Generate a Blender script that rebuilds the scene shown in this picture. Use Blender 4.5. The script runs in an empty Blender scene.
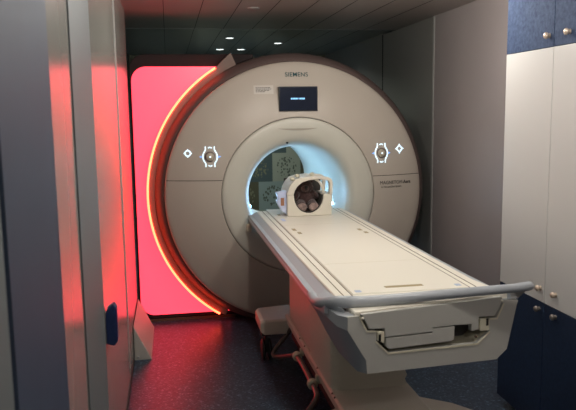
import bpy, bmesh, math, random
from mathutils import Vector, Matrix
random.seed(4)
SC = bpy.context.scene
COL = SC.collection
PI = math.pi

# ------------------------------------------------------------------ materials
def mat(name, col, rough=.5, metal=0.0, spec=.5, bump=0, bscale=60, var=0, vscale=8, emit=None, es=0, coat=0, coat_r=.05, aniso=None):
    m = bpy.data.materials.new(name); m.use_nodes = True
    nt = m.node_tree; b = nt.nodes['Principled BSDF']
    b.inputs['Base Color'].default_value = (*col, 1)
    b.inputs['Roughness'].default_value = rough
    b.inputs['Metallic'].default_value = metal
    b.inputs['Specular IOR Level'].default_value = spec
    if coat:
        b.inputs['Coat Weight'].default_value = coat
        b.inputs['Coat Roughness'].default_value = coat_r
    tc = nt.nodes.new('ShaderNodeTexCoord')
    if var:
        n = nt.nodes.new('ShaderNodeTexNoise'); n.inputs['Scale'].default_value = vscale; n.inputs['Detail'].default_value = 5
        nt.links.new(tc.outputs['Object'], n.inputs['Vector'])
        r = nt.nodes.new('ShaderNodeValToRGB')
        r.color_ramp.elements[0].position = .3; r.color_ramp.elements[1].position = .7
        r.color_ramp.elements[0].color = (*[max(0, c*(1-var)) for c in col], 1)
        r.color_ramp.elements[1].color = (*[min(1, c*(1+var)) for c in col], 1)
        nt.links.new(n.outputs['Fac'], r.inputs['Fac']); nt.links.new(r.outputs['Color'], b.inputs['Base Color'])
    if bump:
        n = nt.nodes.new('ShaderNodeTexNoise'); n.inputs['Scale'].default_value = bscale; n.inputs['Detail'].default_value = 3
        nt.links.new(tc.outputs['Object'], n.inputs['Vector'])
        k = nt.nodes.new('ShaderNodeBump'); k.inputs['Strength'].default_value = bump; k.inputs['Distance'].default_value = .01
        nt.links.new(n.outputs['Fac'], k.inputs['Height']); nt.links.new(k.outputs['Normal'], b.inputs['Normal'])
    if emit:
        b.inputs['Emission Color'].default_value = (*emit, 1); b.inputs['Emission Strength'].default_value = es
    return m

def floor_mat():
    m = mat('speckled_vinyl', (.02, .022, .04), .34, bump=.15, bscale=90)
    nt = m.node_tree; b = nt.nodes['Principled BSDF']
    tc = nt.nodes.new('ShaderNodeTexCoord')
    v = nt.nodes.new('ShaderNodeTexVoronoi'); v.inputs['Scale'].default_value = 95
    nt.links.new(tc.outputs['Object'], v.inputs['Vector'])
    sp = nt.nodes.new('ShaderNodeSeparateColor'); nt.links.new(v.outputs['Color'], sp.inputs['Color'])
    r = nt.nodes.new('ShaderNodeValToRGB'); e = r.color_ramp.elements
    e[0].position = 0; e[0].color = (.012, .020, .036, 1); e[1].position = 1; e[1].color = (.11, .17, .235, 1)
    x = e.new(.55); x.color = (.025, .041, .068, 1); x = e.new(.85); x.color = (.042, .066, .10, 1)
    nt.links.new(sp.outputs['Red'], r.inputs['Fac']); nt.links.new(r.outputs['Color'], b.inputs['Base Color'])
    return m

def speckle_blue():
    m = mat('speckled_blue_laminate_lit', (.05, .09, .2), .75, spec=.15)
    nt = m.node_tree; b = nt.nodes['Principled BSDF']
    tc = nt.nodes.new('ShaderNodeTexCoord')
    n = nt.nodes.new('ShaderNodeTexNoise'); n.inputs['Scale'].default_value = 45; n.inputs['Detail'].default_value = 6; n.inputs['Roughness'].default_value = .7
    nt.links.new(tc.outputs['Object'], n.inputs['Vector'])
    r = nt.nodes.new('ShaderNodeValToRGB'); e = r.color_ramp.elements
    e[0].position = .35; e[0].color = (.020, .034, .075, 1); e[1].position = .68; e[1].color = (.055, .080, .14, 1)
    nt.links.new(n.outputs['Fac'], r.inputs['Fac']); nt.links.new(r.outputs['Color'], b.inputs['Base Color'])
    return m

def mural_mat():
    m = mat('damask_mural', (.1, .12, .1), .6)
    nt = m.node_tree; b = nt.nodes['Principled BSDF']; N = nt.nodes.new; L = nt.links.new
    tc = N('ShaderNodeTexCoord'); sx = N('ShaderNodeSeparateXYZ'); L(tc.outputs['Object'], sx.inputs[0])
    def mth(op, a, bb=None):
        q = N('ShaderNodeMath'); q.operation = op
        for i, t in enumerate((a, bb)):
            if t is None: continue
            if isinstance(t, (int, float)): q.inputs[i].default_value = t
            else: L(t, q.inputs[i])
        return q.outputs[0]
    w = mth('ADD', mth('DIVIDE', mth('SUBTRACT', sx.outputs['Z'], .70), .39), 1)
    fw = mth('FLOOR', w)   # row 1 starts at z .70
    u = mth('ADD', mth('DIVIDE', mth('SUBTRACT', sx.outputs['X'], .437), .39), mth('MULTIPLY', mth('SUBTRACT', 1, fw), .5))
    fu = mth('FLOOR', u)
    odd = mth('MODULO', mth('ABSOLUTE', fu), 2)
    tn = N('ShaderNodeTexWhiteNoise'); tv = N('ShaderNodeCombineXYZ'); L(fu, tv.inputs[0]); L(fw, tv.inputs[1]); L(tv.outputs[0], tn.inputs['Vector'])
    par = mth('SUBTRACT', 1, odd)
    cr = N('ShaderNodeValToRGB'); cr.color_ramp.interpolation = 'CONSTANT'; e = cr.color_ramp.elements
    e[0].position = 0; e[0].color = (.07, .068, .035, 1); e[1].position = .36; e[1].color = (.05, .075, .072, 1)
    x = e.new(.55); x.color = (.25, .275, .21, 1); x = e.new(.8); x.color = (.20, .255, .23, 1)
    L(mth('ADD', mth('MULTIPLY', par, .5), mth('MULTIPLY', tn.outputs['Value'], .5)), cr.inputs['Fac'])
    # scrolling floral figures
    cu, cw = mth('SUBTRACT', mth('FRACT', u), .5), mth('SUBTRACT', mth('FRACT', w), .5)
    cb = N('ShaderNodeCombineXYZ'); L(mth('MULTIPLY', mth('ABSOLUTE', cu), 1.0), cb.inputs[0]); L(mth('MULTIPLY', cw, 1.9), cb.inputs[1])
    wv = N('ShaderNodeTexVoronoi'); wv.inputs['Scale'].default_value = 15; wv.inputs['Randomness'].default_value = .75
    cb2 = N('ShaderNodeCombineXYZ'); L(mth('MULTIPLY', mth('ADD', cu, mth('MULTIPLY', tn.outputs['Value'], 7)), .9), cb2.inputs[0]); L(mth('MULTIPLY', cw, .62), cb2.inputs[1])
    L(cb2.outputs[0], wv.inputs['Vector'])
    th = mth('LESS_THAN', wv.outputs['Distance'], .46)
    rad = mth('SQRT', mth('ADD', mth('MULTIPLY', cu, cu), mth('MULTIPLY', mth('MULTIPLY', cw, cw), 1.0)))
    msk = mth('MULTIPLY', th, mth('LESS_THAN', rad, .36))
    # light figures on dark tiles, dark figures on the pale tiles
    pale = par
    fc = N('ShaderNodeMix'); fc.data_type = 'RGBA'; L(pale, fc.inputs[0]); fc.inputs[6].default_value = (.15, .155, .09, 1); fc.inputs[7].default_value = (.07, .085, .06, 1)
    mx = N('ShaderNodeMix'); mx.data_type = 'RGBA'; L(msk, mx.inputs[0]); L(cr.outputs[0], mx.inputs[6]); L(fc.outputs[2], mx.inputs[7])
    L(mx.outputs[2], b.inputs['Base Color'])
    return m

def fur_mat(name, col):
    m = mat(name, col, .95, spec=.15, bump=.9, bscale=160, var=.35, vscale=60)
    m.node_tree.nodes['Principled BSDF'].inputs['Sheen Weight'].default_value = .3
    return m

M = dict(
    floor=floor_mat(),
    ceil=mat('ceiling_satin_panel', (.31, .27, .25), .38, spec=.5),
    seam=mat('dark_joint', (.012, .012, .012), .7),
    wallR=mat('grey_laminate_panel', (.30, .265, .26), .42, var=.03, vscale=3),
    wallRg=mat('grey_gloss_laminate', (.21, .205, .19), .3, spec=.5),
    wallL=mat('glossy_cream_laminate', (.235, .23, .205), .24, spec=.6),
    wallB=mat('dark_recess_wall', (.03, .032, .03), .45),  # one near-black colour for the recess walls
    jamb=mat('matt_grey_door_frame', (.115, .13, .135), .55),
    bluedoor=mat('slate_blue_door', (.034, .050, .082), .6, spec=.3, var=.06, vscale=5),
    trim=mat('white_joint_strip', (.36, .355, .34), .4),
    room=mat('off_white_panel', (.35, .34, .32), .5),
    mural=mural_mat(),
    cover=mat('scanner_cover_plastic', (.47, .415, .355), .38, spec=.35, bump=.02, bscale=300),
    ring=mat('scanner_bore_plastic', (.55, .53, .46), .36, spec=.4),
    rim=mat('brown_grey_rim', (.115, .082, .075), .5, spec=.35),
    shell=mat('dark_shell', (.05, .048, .046), .6),
    fin=mat('taupe_side_band', (.20, .14, .115), .6, spec=.3),
    housing=mat('dark_housing', (.028, .020, .020), .75, spec=.15),
    brown=mat('brown_plinth', (.09, .055, .035), .5),
    pink=mat('lit_red_diffuser', (.6, .1, .13), .35, emit=(1.0, .040, .072), es=2.4),
    led=mat('led_line', (1, .5, .3), .4, emit=(1.0, .052, .019), es=14),
    bluelight=mat('bore_light_strip', (.8, .9, 1), .4, emit=(.33, .63, 1.0), es=64),
    iconlight=mat('icon_light', (.8, .9, 1), .4, emit=(.62, .86, 1.0), es=1.3),
    iconblue=mat('icon_blue_light', (.3, .5, 1), .4, emit=(.16, .4, 1.0), es=.8),
    teal=mat('teal_lettering', (.0, .055, .065), .5, spec=.2),
    grey_txt=mat('grey_lettering', (.09, .085, .08), .6, spec=.2),
    black=mat('black_plastic', (.006, .006, .007), .35),
    screen=mat('screen_glass', (.006, .01, .022), .12, emit=(.01, .012, .022), es=.3),
    scr_txt=mat('screen_writing', (.2, .5, .9), .5, emit=(.3, .65, 1.0), es=.9),
    label=mat('pale_label', (.56, .52, .47), .5),
    knob=mat('joystick_cap', (.42, .37, .29), .35, metal=.1),
    top=mat('cream_tabletop', (.80, .765, .665), .36, spec=.4),
    rail=mat('blue_grey_rail', (.35, .375, .405), .33, spec=.5),
    body=mat('table_body_plastic', (.46, .455, .42), .45),
    lip=mat('cream_edge', (.66, .62, .48), .4),
    skirt=mat('table_skirt_plastic', (.60, .53, .45), .4),
    groove=mat('brown_groove', (.10, .065, .03), .6),
    tan=mat('tan_insert', (.36, .29, .15), .5),
    paleblue=mat('pale_blue_mark', (.40, .48, .62), .4),
    tube=mat('brown_tube', (.13, .085, .07), .28, spec=.7),
    rubber=mat('black_rubber', (.012, .012, .013), .55),
    coil=mat('coil_plastic', (.70, .655, .56), .35),
    coilin=mat('coil_padding', (.045, .04, .035), .8),
    plug=mat('coil_plug', (.55, .62, .85), .3),
    orange=mat('orange_sticker', (.35, .16, .09), .5),
    fur=fur_mat('brown_fur', (.060, .031, .029)),
    fur2=fur_mat('light_brown_fur', (.27, .19, .17)),
    fur3=fur_mat('muzzle_fur', (.12, .065, .055)),
    cab=mat('white_cabinet_laminate', (.50, .495, .48), .42),
    blue=speckle_blue(),  # lighter copy of the cupboard blue, lamplight put into its colour
    navy=mat('blue_laminate_shaded', (.009, .019, .045), .6, spec=.3, var=.2, vscale=50),  # the same cupboard blue darkened, shade put into its colour
    brass=mat('warm_metal_knob', (.62, .50, .40), .38, metal=.55),
    knob_dim=mat('dim_metal_knob', (.22, .19, .17), .45, metal=.6),  # darker copy of the knob metal, weaker light low down put into colour
    steel=mat('steel_screw', (.4, .4, .4), .3, metal=1),
    bhandle=mat('navy_plastic_handle', (.012, .025, .09), .35),
    lamp=mat('lamp_glow', (1, 1, 1), .4, emit=(.9, 1.0, .95), es=2.2),
    lampring=mat('lamp_trim', (.4, .4, .38), .4),
    lampoff=mat('unlit_lens', (.32, .31, .29), .3),
    wedge=mat('painted_steel_guard', (.42, .39, .35), .45),
)

# ------------------------------------------------------------------ helpers
def link(name, me, m, parent=None, smooth=False, bev=0, seg=2):
    o = bpy.data.objects.new(name, me); COL.objects.link(o)
    if m is not None: me.materials.append(M[m] if isinstance(m, str) else m)
    if smooth:
        for p in me.polygons: p.use_smooth = True
    if bev:
        b = o.modifiers.new('bevel', 'BEVEL'); b.width = bev; b.segments = seg; b.limit_method = 'ANGLE'; b.angle_limit = math.radians(35)
        b.harden_normals = False
    if parent is not None: o.parent = parent
    return o
def fin(bm, name, m, parent=None, smooth=False, bev=0, seg=2, sharp=None):
    bmesh.ops.recalc_face_normals(bm, faces=bm.faces)
    me = bpy.data.meshes.new(name); bm.to_mesh(me); bm.free()
    o = link(name, me, m, parent, smooth or sharp is not None, bev, seg)
    if sharp is not None:
        me.set_sharp_from_angle(angle=math.radians(sharp))
    return o
def bx(bm, x0, x1, y0, y1, z0, z1, rot=None):
    vs = [bm.verts.new((x, y, z)) for z in (z0, z1) for y in (y0, y1) for x in (x0, x1)]
    for f in ((0, 2, 3, 1), (4, 5, 7, 6), (0, 1, 5, 4), (2, 6, 7, 3), (0, 4, 6, 2), (1, 3, 7, 5)):
        bm.faces.new([vs[i] for i in f])
    return vs
def prism(bm, pts, fa, fb):
    """a polygon (2D points) placed by fa and by fb, and the walls between"""
    a = [bm.verts.new(fa(*p)) for p in pts]; b = [bm.verts.new(fb(*p)) for p in pts]
    n = len(pts)
    bm.faces.new(a[::-1]); bm.faces.new(b)
    for i in range(n): bm.faces.new((a[i], a[(i+1) % n], b[(i+1) % n], b[i]))
def loft(bm, rings, cap0=True, cap1=True, closed=True):
    R = [[bm.verts.new(p) for p in r] for r in rings]
    n = len(R[0])
    for i in range(len(R)-1):
        for j in range(n if closed else n-1):
            bm.faces.new((R[i][j], R[i][(j+1) % n], R[i+1][(j+1) % n], R[i+1][j]))
    if cap0: bm.faces.new(R[0][::-1])
    if cap1: bm.faces.new(R[-1])
def smooth_path(pts, n=8):
    P = [Vector(p) for p in pts]; out = []
    P = [2*P[0]-P[1]] + P + [2*P[-1]-P[-2]]
    for i in range(1, len(P)-2):
        for k in range(n):
            t = k/n; a, b, c, d = P[i-1:i+3]
            out.append(.5*((2*b)+(c-a)*t+(2*a-5*b+4*c-d)*t*t+(3*b-a-3*c+d)*t**3))
    out.append(P[-2]); return out
def tube(bm, path, r, seg=14, taper=None):
    P = [Vector(p) for p in path]; rings = []
    up = Vector((0, 0, 1))
    t0 = (P[1]-P[0]).normalized()
    u = t0.cross(up); u = u.normalized() if u.length > .1 else Vector((1, 0, 0))
    for i, p in enumerate(P):
        t = (P[min(i+1, len(P)-1)]-P[max(i-1, 0)]).normalized()
        u = (u - t*u.dot(t)).normalized(); v = t.cross(u)
        rr = taper(i/(len(P)-1)) if taper else r
        rings.append([p+(u*math.cos(a)+v*math.sin(a))*rr for a in [2*PI*k/seg for k in range(seg)]])
    loft(bm, rings)
def lathe(bm, prof, mtx, seg=32, ang=(0, 2*PI), zmin=None, capends=False):
    """profile of (radius, along-axis) turned about the axis of mtx"""
    full = abs(ang[1]-ang[0]-2*PI) < 1e-6
    n = seg if full else seg+1
    G = []
    for r, h in prof:
        row = []
        for k in range(n):
            a = ang[0]+(ang[1]-ang[0])*k/seg
            v = mtx @ Vector((r*math.cos(a), r*math.sin(a), h))
            if zmin is not None and v.z < zmin: v.z = zmin
            row.append(bm.verts.new(v))
        G.append(row)
    for i in range(len(G)-1):
        for k in range(seg):
            k2 = (k+1) % n
            bm.faces.new((G[i][k], G[i][k2], G[i+1][k2], G[i+1][k]))
    if capends:
        for g, s in ((G[0], 1), (G[-1], -1)):
            bm.faces.new(g[::s])
def empty(name, loc, label, cat, group=None):
    o = bpy.data.objects.new(name, None); o.empty_display_size = .1; COL.objects.link(o); o.location = loc
    tag(o, label, cat, group); return o
def tag(o, label=None, cat=None, group=None, kind=None):
    if label: o['label'] = label
    if cat: o['category'] = cat
    if group: o['group'] = group
    if kind: o['kind'] = kind
    return o
def adopt(root):
    """parts are modelled in room coordinates; bring them under the thing's own origin"""
    inv = Matrix.Translation(root.location).inverted()
    for ch in root.children:
        if ch.type == 'MESH' and not ch.get('_a'):
            ch.data.transform(inv)
        for g in ch.children:
            if g.type == 'MESH': g.data.transform(inv)
def struct(o): o['kind'] = 'structure'; return o
def AX_Y(x, z, y=0):   # lathe axis along +Y (into the scanner)
    return Matrix.Translation((x, y, z)) @ Matrix(((1, 0, 0, 0), (0, 0, 1, 0), (0, 1, 0, 0), (0, 0, 0, 1)))
def AX_Z(x, y, z): return Matrix.Translation((x, y, z))
def AX_X(x, y, z): return Matrix.Translation((x, y, z)) @ Matrix.Rotation(PI/2, 4, 'Y')
def text(body, size, name, m, parent, loc, rotx=PI/2, bold=0, depth=.001, sx=1.0, lspace=1.0, conform=True):
    cu = bpy.data.curves.new(name, 'FONT'); cu.body = body; cu.size = size; cu.extrude = depth; cu.offset = bold; cu.space_character = lspace
    t = bpy.data.objects.new(name, cu); COL.objects.link(t)
    bpy.context.view_layer.update()
    me = bpy.data.meshes.new_from_object(t.evaluated_get(bpy.context.evaluated_depsgraph_get()))
    bpy.data.objects.remove(t); me.name = name
    me.transform(Matrix.Translation(loc) @ Matrix.Rotation(rotx, 4, 'X') @ Matrix.Diagonal((sx, 1, 1, 1)))
    if conform:
        for v in me.vertices: v.co.y = on_cover(v.co.x, v.co.z) - .003 + (v.co.y-loc[1])
    me.materials.clear()
    return link(name, me, m, parent)

# ------------------------------------------------------------------ room
XL, XR, H = -1.235, 1.182, 2.393
YN, YF = -6.0, 4.2

def slab(name, m, *dims, bev=0):
    bm = bmesh.new(); bx(bm, *dims); return struct(fin(bm, name, m, bev=bev))
fl = slab('floor', 'floor', -1.8, 1.4, YN-.1, YF+.1, -.08, 0)
tag(fl, 'dark navy speckled vinyl floor')

# ceiling in two heights: near panels and the far strip over the scanner
bm = bmesh.new()
bx(bm, -1.8, 1.4, YN-.1, 1.25, H, H+.08)
ce = struct(fin(bm, 'ceiling', 'ceil'))
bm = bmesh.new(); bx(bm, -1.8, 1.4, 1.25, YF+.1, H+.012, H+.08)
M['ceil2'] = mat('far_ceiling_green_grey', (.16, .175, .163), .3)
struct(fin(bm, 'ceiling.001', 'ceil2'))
bm = bmesh.new(); bx(bm, -1.45, XR, 1.238, 1.25, H-.002, H+.02); struct(fin(bm, 'trim_1', 'jamb'))
for i, x in enumerate((-.955, -.69, -.435, -.175, .085, .345, .605, .865)):
    bm = bmesh.new(); bx(bm, x-.0025, x+.0025, YN, 1.234, H-.0012, H+.002)
    struct(fin(bm, f'trim_{i+2}', 'seam'))
for i, x in enumerate((-.955, -.69, -.435, -.175, .085, .345, .605, .865)):
    bm = bmesh.new(); bx(bm, x-.002, x+.002, 1.251, YF, H+.0108, H+.013)
    struct(fin(bm, f'trim_{i+12}', 'seam'))

# right wall
slab('wall_right', 'wallR', XR, XR+.08, YN, .30, 0, H)
slab('wall_right.001', 'wallRg', XR+.004, XR+.08, .30, 1.64, 0, H)
slab('wall_right.002', 'wallRg', XR+.004, XR+.08, 1.66, YF, 0, H+.012)
slab('trim_20', 'trim', XR-.004, XR+.006, .285, .315, 0, H)
slab('trim_21', 'seam', XR+.003, XR+.01, 1.635, 1.665, 0, H)
# left wall: from the camera towards the scanner
def wall_strip(name, m, x, y0, y1, z0=0, z1=H, x1=None, bev=0):
    """vertical panel whose face runs from (x, y0) to (x1, y1)"""
    x1 = x if x1 is None else x1
    bm = bmesh.new()
    prism(bm, [(x, y0), (x1, y1), (-1.34, y1), (-1.34, y0)], lambda a, b: (a, b, z0), lambda a, b: (a, b, z1))
    return struct(fin(bm, name, m, bev=bev))
wall_strip('wall_left', 'wallL', XL, -.90, .20)
wall_strip('door_1', 'wallL', XL, -2.268, -.962)
wall_strip('trim_22', 'trim', XL+.004, -.962, -.90, .12)
wall_strip('trim_23', 'jamb', XL+.002, -2.835, -2.27)
wall_strip('trim_24', 'seam', XL-.006, -2.845, -2.835)
wall_strip('trim_25', 'wallL', XL+.012, -3.31, -2.845, x1=XL-.002)
wall_strip('trim_26', 'seam', XL+.012, -3.32, -3.31)
wall_strip('door_2', 'bluedoor', XL+.014, -3.84, -3.32)
wall_strip('trim_27', 'jamb', XL+.010, -4.2, -3.855)
wall_strip('wall_left.001', 'room', XL, YN, -4.2)
slab('baseboard_left', 'shell', XL-.001, XL+.004, -2.268, .20, 0, .055)
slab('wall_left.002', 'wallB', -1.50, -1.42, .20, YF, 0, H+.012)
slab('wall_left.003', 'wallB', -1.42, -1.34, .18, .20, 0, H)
slab('trim_28', 'seam', -1.42, -1.415, .45, .46, 0, H)
slab('wall_back', 'mural', -1.5, XR+.1, YF, YF+.08, 0, H+.012)
slab('wall_front', 'room', -1.5, XR+.1, YN-.08, YN, 0, H)

# blue handle of the left door
bm = bmesh.new()
prism(bm, [(XL-.001, .705), (XL+.030, .695), (XL+.046, .715), (XL+.046, .855), (XL+.034, .875), (XL+.008, .855), (XL-.001, .83)],
      lambda a, b: (a, -2.215, b), lambda a, b: (a, -2.165, b))
hd = fin(bm, 'door_handle', 'bhandle', bev=.006, seg=3); hd.parent = bpy.data.objects['door_1']
tag(hd, 'dark blue block handle')

# ------------------------------------------------------------------ scanner
GX, GZ = .006, 1.021
sc = empty('mri_scanner', (GX, .9, 0), 'large round beige MRI scanner with a glowing blue bore behind the patient table', 'scanner')
SEG = 160
def prof_y(r):
    return .115*max(0, (r-.584)/.416)**1.6
bm = bmesh.new()
pr = [(.5875, .03), (.5875, .004), (.592, .0)] + [(r, prof_y(r)) for r in [.62+.02*i for i in range(19)]] + [(.996, .117), (1.002, .124), (1.004, .135), (1.004, .19)]
lathe(bm, pr, AX_Y(GX, GZ), SEG, zmin=.075)
fc = fin(bm, 'front_cover', 'cover', sc, sharp=40); 
bm = bmesh.new()
pr = [(.5835, .03), (.5835, .006), (.580, .001), (.55, -.003), (.51, -.004), (.47, .0), (.44, .008), (.415, .022), (.395, .045), (.381, .08), (.371, .13), (.365, .19), (.362, .26), (.36, .34), (.36, 1.62), (.40, 1.68)]
lathe(bm, pr, AX_Y(GX, GZ), SEG)
M['bore'] = M['ring']
fin(bm, 'bore_funnel', 'ring', sc, sharp=60)
bm = bmesh.new()
pr = [(.99, .18), (1.008, .148), (1.018, .153), (1.040, .180), (1.060, .214), (1.072, .240), (1.0765, .262), (1.0765, .34), (1.04, .35)]
lathe(bm, pr, AX_Y(GX, GZ), SEG, zmin=.012)
fin(bm, 'outer_rim', 'rim', sc, sharp=50)
bm = bmesh.new()
pr = [(.57, .032), (.60, .032), (.98, .17), (1.04, .30), (1.05, .5), (1.05, 1.5), (.98, 1.66), (.41, 1.69), (.38, 1.60), (.37, .30), (.40, .08), (.57, .032)]
lathe(bm, pr, AX_Y(GX, GZ), SEG, zmin=.01)
fin(bm, 'magnet_shell', 'shell', sc, sharp=50)
# horizontal joints of the front cover
def on_cover(x, z, off=0.0):
    r = math.hypot(x-GX, z-GZ); return prof_y(r)-off
hz = 1.1517
for s in (-1, 1):
    bm = bmesh.new(); n = 16
    xs = [math.sqrt(r*r-(hz-GZ)**2)*s for r in [.592+(.995-.592)*k/n for k in range(n+1)]]
    rings = []
    for x in xs:
        y = on_cover(x+GX, hz)
        rings.append([(x+GX, y-.0012, hz-.0022), (x+GX, y-.0012, hz+.0022), (x+GX, y+.012, hz+.0022), (x+GX, y+.012, hz-.0022)])
    loft(bm, rings); fin(bm, 'cover_joint', 'seam', sc)
# shade of the smile-shaped recess above the bore, painted as a darker crescent
bm = bmesh.new(); pts = []
n = 14
up = [(-.155+.31*k/n, 1.526+.0) for k in range(n+1)]
lo = [(.155-.31*k/n, 1.526-.016*(1-(1-2*k/n)**2)) for k in range(1, n)]
prism(bm, [(x+GX-.005, z) for x, z in up+lo], lambda a, b: (a, -.0065, b), lambda a, b: (a, .0, b))
M['recess'] = mat('recess_shade_beige', (.36, .33, .27), .5)
fin(bm, 'crease_shade', 'recess', sc)
bm = bmesh.new(); lathe(bm, [(.0, -.006), (.006, -.006), (.008, -.001), (.008, .03)], AX_Y(GX-.085, 1.419), 12); fin(bm, 'camera_dot', 'black', sc, smooth=True)
# screen
bm = bmesh.new(); bx(bm, GX-.145, GX+.147, -.006, .06, 1.652, 1.834)
scr = fin(bm, 'display_screen', 'black', sc, bev=.003)
bm = bmesh.new(); bx(bm, GX-.139, GX+.141, -.0075, -.005, 1.658, 1.828); fin(bm, 'display_glass', 'screen', scr)
bm = bmesh.new()
x = GX-.056
for w in (.014, .006, .006, .008, .006, .012, .006, -.006, .007, .009, .011, .009, .006):
    if w > 0: bx(bm, x, x+w*.8, -.0085, -.0072, 1.739, 1.7505)
    x += abs(w)
fin(bm, 'screen_writing', 'scr_txt', scr)
text('SIEMENS', .046, 'maker_lettering', 'teal', sc, (GX-.085, .038, 1.910), bold=.0002, sx=.98, lspace=1.06)
text('MAGNETOM', .038, 'model_lettering', 'grey_txt', sc, (.640, .0665, 1.083), sx=.90, lspace=1.03)
text('Aera', .038, 'model_lettering.001', 'black', sc, (.846, .0815, 1.083), bold=.0004, sx=.90)
text('A Tim and Dot System', .019, 'model_lettering.002', 'grey_txt', sc, (.652, .067, 1.057))
# pale sticker left of the screen
def cover_patch(x0, x1, z0, z1, lift, nx=4, nz=4):
    bm = bmesh.new(); rings = []
    for i in range(nx+1):
        x = x0+(x1-x0)*i/nx
        f = [(x, on_cover(x, z)-lift, z) for z in [z0+(z1-z0)*k/nz for k in range(nz+1)]]
        rings.append(f+[(a, b+lift+.003, c) for a, b, c in f[::-1]])
    loft(bm, rings); return bm
st = fin(cover_patch(-.318, -.172, 1.782, 1.846, .0025), 'notice_label', 'label', sc)
for zz, w in ((1.829, .10), (1.819, .115), (1.809, .09), (1.799, .06)):
    xx = -.303
    while xx < -.303+w:
        ww = random.uniform(.008, .02); fin(cover_patch(xx, xx+ww, zz-.003, zz+.002, .0035, 1, 1), 'label_writing', 'grey_txt', st); xx += ww+.004

def control(cx, cz):
    y0 = on_cover(cx, cz)
    bm = bmesh.new(); lathe(bm, [(0, -.024), (.022, -.024), (.029, -.020), (.031, -.013), (.031, .02)], AX_Y(cx, cz, y0), 28)
    k = fin(bm, 'joystick', 'knob', sc, smooth=True)
    bm = bmesh.new(); lathe(bm, [(.031, -.008), (.038, -.006), (.039, .02)], AX_Y(cx, cz, y0), 28); fin(bm, 'joystick_collar', 'rim', sc, smooth=True)
    bm = bmesh.new(); lathe(bm, [(0, -.0265), (.006, -.0265), (.007, -.022)], AX_Y(cx, cz, y0), 12); fin(bm, 'joystick_light', 'iconlight', k, smooth=True)
    for s in (-1, 1):
        path = [(cx+s*.033, cz+.075), (cx+s*.033, cz+.050), (cx+s*.045, cz+.030), (cx+s*.051, cz+.012), (cx+s*.051, cz-.012), (cx+s*.045, cz-.030), (cx+s*.033, cz-.050), (cx+s*.033, cz-.075)]
        bm = bmesh.new(); tube(bm, smooth_path([(a, on_cover(a, b)-.001, b) for a, b in path], 4), .0042, 8); fin(bm, 'light_bracket', 'iconlight', sc, smooth=True)
        bm = bmesh.new()
        prism(bm, [(cx+s*.060, cz+.008), (cx+s*.080, cz), (cx+s*.060, cz-.008)], lambda a, b: (a, on_cover(a, b)-.003, b), lambda a, b: (a, on_cover(a, b)+.004, b))
        fin(bm, 'light_arrow', 'iconblue', sc)
        bm = bmesh.new()
        tube(bm, [(a, on_cover(a, b)-.003, b) for a, b in ((cx-.013, cz+s*.064), (cx, cz+s*.070), (cx+.013, cz+s*.064))], .004, 8); fin(bm, 'light_arc', 'iconlight', sc, smooth=True)
control(-.656, 1.328); control(.656, 1.325)
def star(cx, cz, R, diamond):
    oc = lambda a, b: (a, on_cover(a, b)-.002, b)
    n = 4 if diamond else 20
    pts = [oc(cx+R*math.cos(2*PI*k/n), cz+R*math.sin(2*PI*k/n)) for k in range(n)]
    bm = bmesh.new()
    for k in range(n): tube(bm, [pts[k], pts[(k+1) % n]], .0042, 6)
    for k in range(4):
        a = PI/2*k
        tube(bm, [oc(cx+R*math.cos(a), cz+R*math.sin(a)), oc(cx+(R+.010)*math.cos(a), cz+(R+.010)*math.sin(a))], .0035, 6)
    fin(bm, 'light_icon', 'iconlight', sc)
star(-.817, 1.354, .020, False); star(.816, 1.353, .027, True)
# light strips inside the bore
for s in (-1, 1):
    bm = bmesh.new(); bx(bm, GX+s*.338-.006, GX+s*.338+.006, .34, 1.58, .893, .911)
    fin(bm, 'bore_light', 'bluelight', sc)

# ------------------------------------------------------------------ lit red panel
lp = empty('light_panel', (-.9, .4, 0), 'tall red glowing wall panel with a curved bright line left of the scanner', 'light panel')
def cut_panel(x0, z0, z1, r, R, xe=None):
    """rounded panel whose right side follows the round scanner"""
    pts = [(x0+r+r*math.cos(a), z0+r+r*math.sin(a)) for a in [PI+.5*PI*k/8 for k in range(9)]]
    b0 = PI+math.asin((GZ-z0)/R)
    b1 = PI-math.asin((z1-GZ)/R) if xe is None else math.acos((xe-GX)/R)
    pts += [(GX+R*math.cos(b0+(b1-b0)*k/60), GZ+R*math.sin(b0+(b1-b0)*k/60)) for k in range(61)]
    if xe is not None: pts.append((xe, z1))
    return pts + [(x0+r+r*math.cos(a), z1-r+r*math.sin(a)) for a in [.5*PI+.5*PI*k/8 for k in range(9)]]
bm = bmesh.new()
prism(bm, cut_panel(-1.232, .022, 2.098, .12, 1.082, -.28), lambda a, b: (a, .355, b), lambda a, b: (a, .62, b))
fin(bm, 'housing', 'housing', lp, bev=.008)
bm = bmesh.new()
prism(bm, cut_panel(-1.216, .057, 2.003, .11, 1.09), lambda a, b: (a, .343, b), lambda a, b: (a, .356, b))
fin(bm, 'diffuser', 'pink', lp, bev=.003)
def arc_pts(R, a0, a1, n=70): return [(GX+R*math.cos(a), GZ+R*math.sin(a)) for a in [a0+(a1-a0)*k/n for k in range(n+1)]]
a0, a1 = math.radians(121.5), math.radians(237.5)
bm = bmesh.new(); tube(bm, [(x, .240, z) for x, z in arc_pts(1.131, a0, a1)], .0085, 8); fin(bm, 'led_line', 'led', lp, smooth=True)
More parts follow.
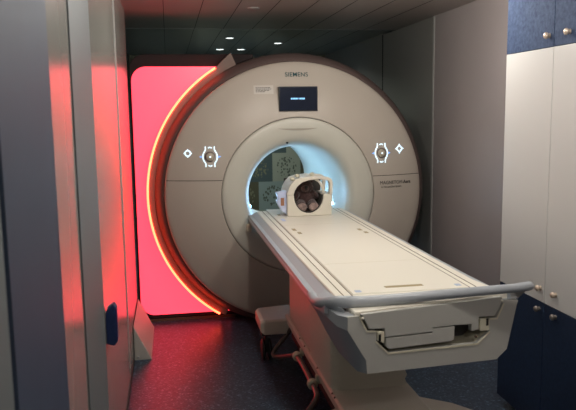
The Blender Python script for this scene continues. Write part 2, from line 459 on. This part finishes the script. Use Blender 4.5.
# taupe band between the bright line and the scanner rim, ending in a pointed fin at the top
bm = bmesh.new()
n = 70; A0, A1 = math.radians(113.5), math.radians(240); G = []
for k in range(n+1):
    a = A0+(A1-A0)*k/n
    d = math.degrees(a)
    ro = 1.128 if d > 122 else 1.128+(122-d)/8.5*.052
    G.append([(GX+rr*math.cos(a), y, GZ+rr*math.sin(a)) for rr, y in ((1.0785, .262), (1.0785+(ro-1.0785)*.6, .258), (ro-.004, .255), (ro-.001, .262), (ro-.001, .35), (1.0785, .35))])
loft(bm, G); fin(bm, 'side_band', 'fin', lp, sharp=30)
bm = bmesh.new(); bx(bm, -1.232, -.46, .352, .60, .0, .021); fin(bm, 'plinth', 'brown', lp)

# steel guard wedge on the floor
bm = bmesh.new()
T = [(-1.2315, 0), (-1.2315, .238), (-1.118, 0)]
prism(bm, T, lambda a, b: (a, -.50, b), lambda a, b: (a+.004, .20, b))
gw = fin(bm, 'floor_guard', 'wedge', bev=.004)
# its outer skin with an upstand, and one screw
tag(gw, 'small beige metal wedge guard on the floor at the end of the left wall', 'guard')
bm = bmesh.new(); lathe(bm, [(0, -.004), (.006, -.004), (.008, 0)], AX_Y(-1.206, .022, -.500), 10); sw = fin(bm, 'screw', 'steel', smooth=True); sw.parent = gw

# ------------------------------------------------------------------ patient table
tb = empty('patient_table', (0, -1.3, 0), 'long cream patient table on a wheeled base docked to the scanner', 'patient table')
TX, TY = .9813, .1925
def FP(s, z, d=0.0):    # on the table's front end; d = distance towards the viewer
    return (s*TX + d*TY, -2.617 + s*TY - d*TX, z)
# body
def sec(y, wt, wm, wb, zt, zm, zb, rows=None, cx=0.0):
    return [(cx-wt, y, .890), (cx-wt-.004, y, zt), (cx-wm, y, zm), (cx-wb, y, zb), (cx+wb, y, zb), (cx+wm, y, zm), (cx+wt+.004, y, zt), (cx+wt, y, .890)]
front = [(-.338, .902), (-.338, .851), (-.262, .727), (-.258, .674), (.329, .645), (.379, .682), (.421, .860), (.428, .890)]
bm = bmesh.new()
rings = [[FP(s, z, 0) for s, z in front],
         [FP(s*1.01, z-.0, -.05) for s, z in [(-.350, .898), (-.352, .855), (-.285, .735), (-.270, .668), (.329, .643), (.379, .682), (.421, .860), (.428, .890)]],
         sec(-2.40, .392, .350, .300, .866, .755, .668, cx=.005), sec(-2.15, .390, .335, .285, .862, .77, .70), sec(-1.75, .388, .335, .285, .858, .785, .745),
         sec(-1.3, .388, .345, .30, .856, .805, .785), sec(-.6, .388, .35, .31, .856, .81, .80), sec(-.02, .388, .35, .31, .856, .81, .80)]
loft(bm, rings, cap0=False)
fin(bm, 'side_rails', 'rail', tb, sharp=28)
# tabletop
bm = bmesh.new()
topf = lambda z, e=0: [(-.326+e, -.02, z), (.335-e, -.02, z), (.335-e, -2.30, z), (.372-e, -2.535, z), (-.30+e, -2.668, z), (-.318+e, -2.45, z)]
loft(bm, [topf(.887), topf(.909), topf(.914, .004)])
fin(bm, 'tabletop', 'top', tb)
# bevelled shoulders between top and rails
for s in (-1, 1):
    xi = .3255 if s < 0 else .3345
    bm = bmesh.new()
    loft(bm, [[(s*xi, y, .911), (s*.393, y, .873), (s*.393, y, .862), (s*xi, y, .862)] for y in (-.02, -1.2, -2.3)] +
             [[(s*.318 if s < 0 else xi, -2.42, .911), (s*.397, -2.42, .884), (s*.397, -2.42, .866), (s*.330, -2.42, .862)],
              [(s*.3185 if s < 0 else xi, -2.52, .910), (s*.385, -2.54, .915), (s*.385, -2.54, .880), (s*.330, -2.52, .862)]])
    fin(bm, 'rail_shoulder', 'rail', tb, sharp=40)
# long brown grooves
for x in (-.283, -.249, .262, .292):
    bm = bmesh.new(); bx(bm, x-.0022, x+.0022, -2.60 if x < 0 else -2.535, -.02, .9125, .9148); fin(bm, 'groove', 'groove', tb)
# sliding board with raised centre, running on into the bore
bm = bmesh.new(); bx(bm, -.243, .256, -2.43, .03, .905, .9185)
bd = fin(bm, 'sliding_board', 'top', tb, bev=.003)
for x0, x1, y0, y1, m in ((-.085, .080, -2.372, -2.345, 'tan'), (-.225, -.200, -2.415, -2.385, 'paleblue'), (.212, .236, -2.405, -2.375, 'paleblue'),
                          (-.212, -.190, -.93, -.86, 'tan'), (-.20, -.178, -1.05, -.99, 'tan'), (.185, .207, -1.02, -.96, 'tan'), (.196, .218, -1.12, -1.07, 'tan'),
                          (-.215, -.19, -.55, -.45, 'plug'), (-.205, -.185, -.30, -.24, 'tan')):
    bm = bmesh.new(); bx(bm, x0, x1, y0, y1, .917, .9195); fin(bm, 'insert', m, bd)
for yy, w, dz in ((-1.885, .24, 0), (-.72, .24, 0)):
    bm = bmesh.new(); bx(bm, -w+.005, w+.005, yy-.0015, yy+.0015, .9175, .9188); fin(bm, 'board_joint', 'lip', bd)
# front plate around the opening
U = [(-.338, .902), (-.295, .902), (-.285, .893), (-.258, .842), (-.22, .837), (-.22, .796), (-.169, .746), (.234, .728), (.29, .768), (.289, .822), (.323, .820), (.352, .874),
     (.357, .890), (.428, .880), (.421, .860), (.379, .682), (.329, .645), (-.258, .674), (-.262, .727), (-.338, .851)]
bm = bmesh.new(); prism(bm, U, lambda a, b: FP(a, b, .002), lambda a, b: FP(a, b, -.012)); fin(bm, 'front_plate', 'body', tb)
A = [(-.287, .909), (.345, .905), (.349, .893), (.340, .874), (.313, .829), (.236, .833), (.237, .783), (.204, .779), (.203, .808), (.128, .814), (.023, .817), (.024, .801), (-.182, .807), (-.187, .841), (-.25, .846), (-.279, .9)]
bm = bmesh.new(); prism(bm, A, lambda a, b: FP(a, b, .006), lambda a, b: FP(a, b, -.02)); fin(bm, 'tabletop_end', 'body', tb, bev=.003)
B = [(-.180, .803), (.0225, .797), (.0225, .8135), (.124, .810), (.123, .758), (.107, .752), (-.165, .758), (-.180, .771)]
bm = bmesh.new(); prism(bm, B, lambda a, b: FP(a, b, .005), lambda a, b: FP(a, b, -.02)); fin(bm, 'end_drawer', 'body', tb, bev=.002)
for blk, hx in (([(-.216, .833), (-.189, .831), (-.188, .784), (-.216, .798)], (-.213, -.203)), ([(.243, .826), (.286, .822), (.287, .773), (.243, .776)], (.270, .281))):
    bm = bmesh.new(); prism(bm, blk, lambda a, b: FP(a, b, .007), lambda a, b: FP(a, b, -.02)); lk = fin(bm, 'latch_block', 'lip', tb, bev=.002)
    bm = bmesh.new(); prism(bm, [(hx[0], .795), (hx[1], .795), (hx[1], .823), (hx[0], .823)], lambda a, b: FP(a, b, .0082), lambda a, b: FP(a, b, .004)); fin(bm, 'latch_slot', 'black', lk)
# inside of the opening
bm = bmesh.new(); prism(bm, [(-.30, .90), (-.27, .83), (-.24, .78), (-.17, .735), (.24, .715), (.31, .76), (.34, .82), (.355, .89)], lambda a, b: FP(a, b, -.10), lambda a, b: FP(a, b, -.13)); fin(bm, 'opening_back', 'shell', tb)
bm = bmesh.new(); prism(bm, [(-.22, .797), (-.168, .744), (.235, .726), (.292, .769), (.292, .763), (.236, .719), (-.170, .738), (-.226, .793)], lambda a, b: FP(a, b, .004), lambda a, b: FP(a, b, -.11)); fin(bm, 'opening_lip_lit', 'lip', tb)  # brighter cream paints the light caught on the plate's inner edge
bm = bmesh.new(); prism(bm, [(-.293, .903), (-.284, .892), (-.258, .8415), (-.219, .8365), (-.219, .831), (-.2615, .8355), (-.290, .890)], lambda a, b: FP(a, b, .004), lambda a, b: FP(a, b, -.08)); fin(bm, 'opening_lip_lit.001', 'lip', tb)
bm = bmesh.new(); prism(bm, [(.289, .821), (.323, .819), (.354, .876), (.360, .874), (.327, .812), (.289, .814)], lambda a, b: FP(a, b, .004), lambda a, b: FP(a, b, -.08)); fin(bm, 'opening_lip_lit.002', 'lip', tb)
for s_, z_ in ((-.280, .893), (.343, .888), (.222, .757)):
    bm = bmesh.new(); bmesh.ops.create_icosphere(bm, subdivisions=2, radius=.006, matrix=Matrix.Translation(FP(s_, z_, .008))); fin(bm, 'end_screw', 'top' if z_ > .8 else 'brown', tb, smooth=True)
# push bar across the end
pth = [(-.378, -2.26, .878), (-.388, -2.38, .886), (-.384, -2.48, .905), (-.350, -2.555, .926), (-.300, -2.588, .932), (-.239, -2.594, .931), (-.104, -2.596, .934), (.026, -2.596, .939), (.212, -2.592, .943), (.36, -2.585, .945), (.435, -2.575, .945), (.460, -2.545, .940), (.452, -2.50, .925), (.410, -2.42, .89)]
bm = bmesh.new(); tube(bm, smooth_path(pth, 6), .02, 18, taper=lambda t: .017+.0065*min(1, t/.25) if t < .3 else (.0235-.006*min(1, (t-.3)/.4))); fin(bm, 'push_bar', 'rail', tb, smooth=True)
# webs that carry the bar ends down to the body
bm = bmesh.new(); loft(bm, [[(-.395, -2.36, .885), (-.345, -2.36, .885), (-.30, -2.36, .70), (-.345, -2.36, .76)],
                            [(-.392, -2.50, .905), (-.35, -2.52, .905), (-.29, -2.56, .71), (-.338, -2.50, .775)],
                            [(-.362, -2.560, .918), (-.335, -2.585, .915), (-.285, -2.62, .76), (-.318, -2.59, .80)],
                            [(-.338, -2.598, .915), (-.325, -2.602, .905), (-.305, -2.640, .84), (-.318, -2.622, .85)]])
fin(bm, 'bar_web', 'rail', tb, sharp=60)
bm = bmesh.new(); loft(bm, [[(.36, -2.46, .905), (.415, -2.44, .90), (.400, -2.44, .84), (.36, -2.46, .84)], [(.375, -2.52, .915), (.45, -2.50, .915), (.415, -2.50, .84), (.37, -2.52, .84)], [(.40, -2.535, .93), (.468, -2.545, .935), (.430, -2.52, .885), (.405, -2.53, .885)]])
fin(bm, 'bar_web', 'body', tb, sharp=60)
# rounded end at the scanner, small hook
bm = bmesh.new(); bx(bm, -.405, -.365, -.06, -.015, .765, .825); fin(bm, 'docking_hook', 'lip', tb, bev=.014, seg=3)
# column, bellows
bm = bmesh.new(); bx(bm, -.214, .214, -1.50, -.76, .31, .812); fin(bm, 'column', 'skirt', tb, bev=.02, seg=3)
bm = bmesh.new(); rings = []
def rrect(x0, x1, y0, y1, r, z, n=5):
    out = []
    for cx, cy, a in ((x1-r, y1-r, 0), (x0+r, y1-r, PI/2), (x0+r, y0+r, PI), (x1-r, y0+r, 1.5*PI)):
        out += [(cx+r*math.cos(a+PI/2*k/n), cy+r*math.sin(a+PI/2*k/n), z) for k in range(n+1)]
    return out
nf = 9
for k in range(2*nf+1):
    z = .315+.41*k/(2*nf); e = .008 if k % 2 else 0
    rings.append(rrect(-.228+e, .165-e, -2.00+e, -1.42, .06, z))
loft(bm, rings); M['bellows'] = mat('bellows_rubber', (.60, .56, .47), .55); fin(bm, 'bellows', 'bellows', tb, sharp=70)
# base beam and plinth
bm = bmesh.new()
prism(bm, [(-.235, .278), (-.235, .312), (-.224, .322), (.155, .322), (.168, .312), (.168, .278)], lambda a, b: (a, -.70, b), lambda a, b: (a, -2.35, b))
fin(bm, 'base_beam', 'skirt', tb, bev=.004)
bm = bmesh.new(); bx(bm, -.17, .13, -2.2, -.60, .12, .279); fin(bm, 'underframe', 'rubber', tb)
for yy in (-1.20, -1.34, -1.68, -2.01, -2.06):
    bm = bmesh.new(); bmesh.ops.create_icosphere(bm, subdivisions=1, radius=.006, matrix=Matrix.Translation((-.2285, yy, .318))); fin(bm, 'screw', 'brown', tb, smooth=True)
bm = bmesh.new(); bmesh.ops.create_icosphere(bm, subdivisions=1, radius=.006, matrix=Matrix.Translation((.15, -1.80, .322))); fin(bm, 'screw', 'brown', tb, smooth=True)
# rear and front outriggers
for s in (-1, 1):
    bm = bmesh.new()
    loft(bm, [[(s*.16, y0, z) for y0, z in ((-.785, .210), (-.785, .300), (-.765, .310), (-.45, .310), (-.45, .210))],
              [(s*.385, y0, z) for y0, z in ((-.782, .210), (-.782, .298), (-.765, .308), (-.48, .308), (-.48, .210))],
              [(s*.408, y0, z) for y0, z in ((-.765, .230), (-.765, .285), (-.75, .295), (-.50, .295), (-.50, .230))]])
    fin(bm, 'rear_foot', 'skirt', tb, bev=.006)
    bm = bmesh.new()
    loft(bm, [[(s*.14, y, z) for y, z in ((-2.10, .24), (-2.42, .24), (-2.42, .318), (-2.10, .318))],
              [(s*.32, y, z) for y, z in ((-2.12, .21), (-2.42, .21), (-2.42, .275), (-2.12, .275))],
              [(s*.46, y, z) for y, z in ((-2.20, .19), (-2.40, .19), (-2.40, .24), (-2.20, .24))]])
    fin(bm, 'front_foot', 'skirt', tb, bev=.012)
    for cx, cy, zt in ((s*.358, -.64, .212), (s*.40, -2.30, .19)):
        bm = bmesh.new(); mt = AX_X(cx, cy, .070)
        for o_ in (-.030, .012): lathe(bm, [(0, o_), (.052, o_), (.067, o_+.005), (.070, o_+.011), (.070, o_+.013), (.067, o_+.019), (.052, o_+.024), (0, o_+.024)], mt, 28)
        wh = fin(bm, 'caster_wheel', 'rubber', tb, smooth=True)
        bm = bmesh.new(); bx(bm, cx-.005, cx+.010, cy-.02, cy+.04, .05, zt-.02); bx(bm, cx-.03, cx+.03, cy-.03, cy+.05, zt-.045, zt); fin(bm, 'caster_fork', 'shell', wh)
# brown brake bar along the left of the base
bp = smooth_path([(-.215, -.80, .245), (-.232, -.77, .205), (-.285, -.745, .125), (-.320, -.735, .075), (-.318, -.765, .058), (-.285, -.83, .075), (-.235, -1.02, .150), (-.250, -1.15, .195), (-.258, -1.21, .220)], 6)
bp2 = [(-.260, -1.25, .232), (-.265, -1.45, .255), (-.265, -1.71, .250), (-.268, -1.83, .250), (-.285, -1.90, .245), (-.33, -1.89, .17), (-.37, -1.88, .10)]
bm = bmesh.new(); tube(bm, bp+smooth_path(bp2, 6), .0145, 12); bb = fin(bm, 'brake_bar', 'tube', tb, smooth=True)
for y, z, x in ((-1.27, .236, -.260), (-1.72, .250, -.265)):
    bm = bmesh.new(); lathe(bm, [(.0145, -.022), (.022, -.022), (.027, -.014), (.027, .014), (.022, .022), (.0145, .022)], AX_Y(x, z, y), 20); bx(bm, x+.018, -.222, y-.012, y+.012, z+.002, z+.045)
    fin(bm, 'bar_clamp', 'lip', bb, sharp=50)

# ------------------------------------------------------------------ head coil
TZ = .9195
hc = empty('head_coil', (.008, -.25, TZ), 'cream head coil with a round opening standing on the table at the bore', 'head coil')
cx0 = .010
def arcp(cx, cz, rx, rz, a0, a1, n): return [(cx+rx*math.cos(a0+(a1-a0)*k/n), cz+rz*math.sin(a0+(a1-a0)*k/n)) for k in range(n+1)]
# lower shell: a block with a round cradle
low = [(-.150, TZ), (.168, TZ), (.174, 1.066), (.118, 1.074)] + arcp(.006, 1.062, .110, .118, math.radians(4), math.radians(-184), 22)[0:] + [(-.148, 1.070)]
low = [(-.150, TZ), (.168, TZ), (.172, 1.070)] + arcp(.004, 1.062, .106, .124, math.radians(4), math.radians(-184), 22) + [(-.150, 1.070)]
bm = bmesh.new(); prism(bm, low, lambda a, b: (a, -.372, b), lambda a, b: (a, -.10, b)); fin(bm, 'lower_shell', 'coil', hc, bev=.005)
bm = bmesh.new()
padp = arcp(.004, 1.062, .1055, .1235, math.radians(0), math.radians(-180), 22) + arcp(.004, 1.062, .098, .116, math.radians(-180), math.radians(0), 22)
prism(bm, padp, lambda a, b: (a, -.355, b), lambda a, b: (a, -.11, b)); fin(bm, 'cradle_padding', 'coilin', hc)
bm = bmesh.new(); bx(bm, -.13, .145, -.118, -.104, .95, 1.168); fin(bm, 'back_padding', 'coilin', hc, bev=.005)
# upper frame: front arch, right side loop, crossbars
outer = [(-.155, 1.071), (-.142, 1.112), (-.122, 1.150), (-.092, 1.178), (-.05, 1.190), (.03, 1.198), (.10, 1.195), (.145, 1.190), (.168, 1.176), (.176, 1.150), (.173, 1.071)]
inner = [(.152, 1.071), (.154, 1.140), (.146, 1.162), (.122, 1.173), (.07, 1.178), (.0, 1.172), (-.045, 1.158), (-.078, 1.130), (-.098, 1.098), (-.104, 1.071)]
bm = bmesh.new(); prism(bm, outer+inner, lambda a, b: (a, -.378, b), lambda a, b: (a, -.335, b)); fin(bm, 'front_arch', 'coil', hc, bev=.004)
bm = bmesh.new(); tube(bm, smooth_path([(.055, -.350, 1.178), (.085, -.356, 1.155), (.102, -.360, 1.12), (.116, -.360, 1.073)], 5), .0095, 10); fin(bm, 'side_strut', 'coil', hc, smooth=True)
bm = bmesh.new(); prism(bm, outer+inner, lambda a, b: (a, -.15, b), lambda a, b: (a, -.11, b)); fin(bm, 'rear_arch', 'coil', hc, bev=.004)
for x, z, w in ((-.06, 1.178, .03), (.06, 1.186, .03), (-.125, 1.13, .014)):
    bm = bmesh.new(); bx(bm, x-w/2, x+w/2, -.336, -.148, z-.008, z+.006); fin(bm, 'cross_bar', 'coil', hc, bev=.003)
for x, z in ((-.107, 1.183), (-.07, 1.204), (.035, 1.212)):
    bm = bmesh.new(); bmesh.ops.create_icosphere(bm, subdivisions=2, radius=.017, matrix=Matrix.Translation((x, -.33, z-.002)) @ Matrix.Diagonal((1.1, 1, .8, 1))); fin(bm, 'release_knob', 'lip', hc, smooth=True)
# closed shoulder on the left side of the upper frame
bm = bmesh.new()
so = outer[:6]; si = [(x+(.012 if i < 4 else .004), z-.010) for i, (x, z) in enumerate(so)]
prism(bm, so+si[::-1], lambda a, b: (a, -.336, b), lambda a, b: (a, -.149, b)); fin(bm, 'shoulder_shell', 'coil', hc, bev=.002)
# plug on the left flank
bm = bmesh.new()
prism(bm, [(-.185, .955), (-.215, 1.01), (-.222, 1.03), (-.208, 1.04), (-.222, 1.088), (-.150, 1.10), (-.150, .93)], lambda a, b: (a, -.34, b), lambda a, b: (a, -.28, b))
pg = fin(bm, 'connector', 'plug', hc, bev=.005)
bm = bmesh.new(); bx(bm, -.192, -.168, -.343, -.339, .995, 1.05); fin(bm, 'connector_label', 'orange', pg)

# ------------------------------------------------------------------ teddy bear lying in the coil, feet to the viewer
td = empty('teddy_bear', (0.0, -.26, .95), 'dark brown teddy bear with pale foot pads tucked inside the head coil', 'teddy bear')
def blob(parts, name, m, parent, vox=.0045):
    bm = bmesh.new()
    for (x, y, z), (rx, ry, rz), rot in parts:
        bmesh.ops.create_icosphere(bm, subdivisions=4, radius=1, matrix=Matrix.Translation((x, y, z)) @ Matrix.Rotation(rot, 4, 'Y') @ Matrix.Diagonal((rx, ry, rz, 1)))
    o = fin(bm, name, m, parent, smooth=True)
    r = o.modifiers.new('remesh', 'REMESH'); r.mode = 'VOXEL'; r.voxel_size = vox; r.use_smooth_shade = True
    s = o.modifiers.new('smooth', 'SMOOTH'); s.iterations = 4
    return o
blob([((.004, -.225, 1.035), (.078, .060, .072), 0),      # trunk
      ((-.004, -.240, 1.112), (.068, .055, .052), .1),     # head
      ((-.060, -.225, 1.136), (.021, .013, .021), 0), ((.046, -.225, 1.148), (.021, .013, .021), 0),   # ears
      ((-.070, -.255, 1.05), (.024, .045, .040), .5), ((.072, -.255, 1.055), (.022, .040, .036), -.5),  # arms
      ((-.040, -.280, .990), (.036, .055, .036), 0), ((.044, -.280, .990), (.036, .055, .036), 0),      # legs
      ((-.040, -.325, .980), (.039, .022, .037), 0), ((.044, -.325, .978), (.039, .022, .037), 0)],     # feet
     'body', 'fur', td)
blob([((-.006, -.286, 1.105), (.031, .022, .025), 0)], 'muzzle', 'fur3', td)
blob([((-.002, -.308, 1.117), (.013, .009, .013), 0), ((-.003, -.309, 1.103), (.006, .006, .012), 0)], 'nose', 'black', td, .0025)
for x in (-.032, .020):
    bm = bmesh.new(); bmesh.ops.create_icosphere(bm, subdivisions=2, radius=.0065, matrix=Matrix.Translation((x, -.281, 1.133))); fin(bm, 'eye', 'black', td, smooth=True)
for x in (-.040, .044):
    bm = bmesh.new(); bmesh.ops.create_icosphere(bm, subdivisions=3, radius=1, matrix=Matrix.Translation((x, -.342, .978)) @ Matrix.Diagonal((.035, .010, .032, 1))); fin(bm, 'foot_pad', 'fur2', td, smooth=True)

# ------------------------------------------------------------------ cupboards on the right
CX = .817
YA, YM, YB = -1.618, -2.066, -2.514
def cupboard(name, label, z0, z1, m, knobs, kz, cat='cupboard'):
    r = empty(name, (1.0, YM, z0), label, cat)
    bm = bmesh.new(); bx(bm, CX+.02, XR-.002, YB, YA, z0+.001, z1-.001); fin(bm, 'carcass', m, r)
    for (y0, y1), ky in zip(((YM+.002, YA-.0), (YB, YM-.002)), knobs):
        bm = bmesh.new(); bx(bm, CX, CX+.019, y0, y1, z0+.0015, z1-.0015); d = fin(bm, 'door', m, r, bev=.0015)
        mt = AX_X(CX, ky, kz)
        bm = bmesh.new(); lathe(bm, [(0, -.028), (.009, -.027), (.0145, -.022), (.0155, -.017), (.0135, -.012), (.008, -.008), (.007, -.004), (.012, 0), (0, 0)], mt, 20)
        fin(bm, 'knob', 'brass' if z0 > .1 else 'knob_dim', d, smooth=True)
    return r
cupboard('wall_cupboard', 'speckled blue overhead cupboard with two knobs above the white cupboard', 1.931, H-.002, 'blue', (-2.025, -2.19), 1.985)
cupboard('tall_cupboard', 'tall white double door cupboard between the blue cupboards', .709, 1.931, 'cab', (-2.03, -2.165), .777)
bc = cupboard('base_cupboard', 'blue floor cupboard, darkened for shade, below the white cupboard doors', .06, .709, 'navy', (-2.025, -2.17), .671)
bm = bmesh.new(); bx(bm, CX+.07, XR-.003, YB, YA-.03, 0, .061); fin(bm, 'toe_kick', 'shell', bc)

# ------------------------------------------------------------------ ceiling lamps
def downlight(x, y, z, r, label, lit=True, power=0, col=(1, .955, .885), group=None, spread=150, nm='ceiling_downlight', dome=False):
    o = empty(nm, (x, y, z), label, 'ceiling light' if nm == 'ceiling_downlight' else 'detector', group)
    bm = bmesh.new(); lathe(bm, [(r, -.001), (r*1.25, -.004), (r*1.3, .0)], AX_Z(x, y, z), 28); fin(bm, 'trim_ring', 'lampring', o, smooth=True)
    bm = bmesh.new(); lathe(bm, [(0, -.006), (r*.8, -.005), (r*1.02, -.001), (r*1.02, 0)], AX_Z(x, y, z), 28); fin(bm, 'lens', 'lamp' if lit else 'lampoff', o, smooth=True)
    if power:
        if dome:
            l = bpy.data.lights.new('downlight_beam', 'POINT'); l.shadow_soft_size = .05
        else:
            l = bpy.data.lights.new('downlight_beam', 'AREA'); l.shape = 'DISK'; l.size = r*2; l.spread = math.radians(spread)
        l.energy = power; l.color = col
        lo = bpy.data.objects.new('downlight_beam', l); COL.objects.link(lo); lo.location = (0, 0, -.10 if dome else -.012); lo.parent = o; lo['_a'] = 1
    return o
Z2 = H+.012
downlight(-.30, 2.10, Z2, .040, 'lit round ceiling lamp, nearest one of the trio above the red panel', power=8, col=(.95, 1, .95))
downlight(-.305, 3.36, Z2, .046, 'lit round ceiling lamp, left one of the far pair behind the scanner', power=8, col=(.95, 1, .95))
downlight(-.052, 3.36, Z2, .046, 'lit round ceiling lamp, right one of the far pair behind the scanner', power=8, col=(.95, 1, .95))
downlight(.28, 2.60, Z2, .042, 'lit round ceiling lamp above the name lettering on the scanner', power=8, col=(.95, 1, .95))
downlight(-.315, .0, H, .035, 'unlit pale ceiling disc in front of the scanner', lit=False, nm='smoke_detector')
G = 'round lamps in the near ceiling'
for x, y, p in ((-.40, -1.45, 22), (.42, -1.45, 26), (-.40, -3.0, 13), (.30, -3.0, 23), (-.2, -4.9, 22)):
    downlight(x, y, H, .07, 'round downlight in the near ceiling over the patient table', power=p, group=G, dome=True)

for o in list(COL.objects):
    if o.type == 'EMPTY': adopt(o)
for o in COL.objects:
    if '_a' in o.keys(): del o['_a']

# ------------------------------------------------------------------ world, camera
w = bpy.data.worlds.new('world'); SC.world = w; w.use_nodes = True
w.node_tree.nodes['Background'].inputs[0].default_value = (.02, .02, .022, 1)
w.node_tree.nodes['Background'].inputs[1].default_value = .3

cd = bpy.data.cameras.new('camera'); cam = bpy.data.objects.new('camera', cd); COL.objects.link(cam)
Rt = Vector((0.98489323, -0.17261725, -0.0137333)); Up = Vector((0.03689317, 0.13168764, 0.99060449)); Fw = Vector((0.16918692, 0.97614633, -0.13606666))
mw = Matrix((Rt, Up, -Fw)).transposed().to_4x4(); mw.translation = Vector((-.9508, -5.015, 1.65))
cam.matrix_world = mw
cd.sensor_width = 36; cd.sensor_fit = 'HORIZONTAL'; cd.lens = 679.71/576*36; cd.clip_start = .02
cd.dof.use_dof = True; cd.dof.focus_distance = 4.4; cd.dof.aperture_fstop = 6.5
SC.camera = cam
SC.view_settings.view_transform = 'Standard'; SC.view_settings.look = 'None'; SC.view_settings.exposure = 0; SC.view_settings.gamma = 1
SC.view_settings.use_curve_mapping = False
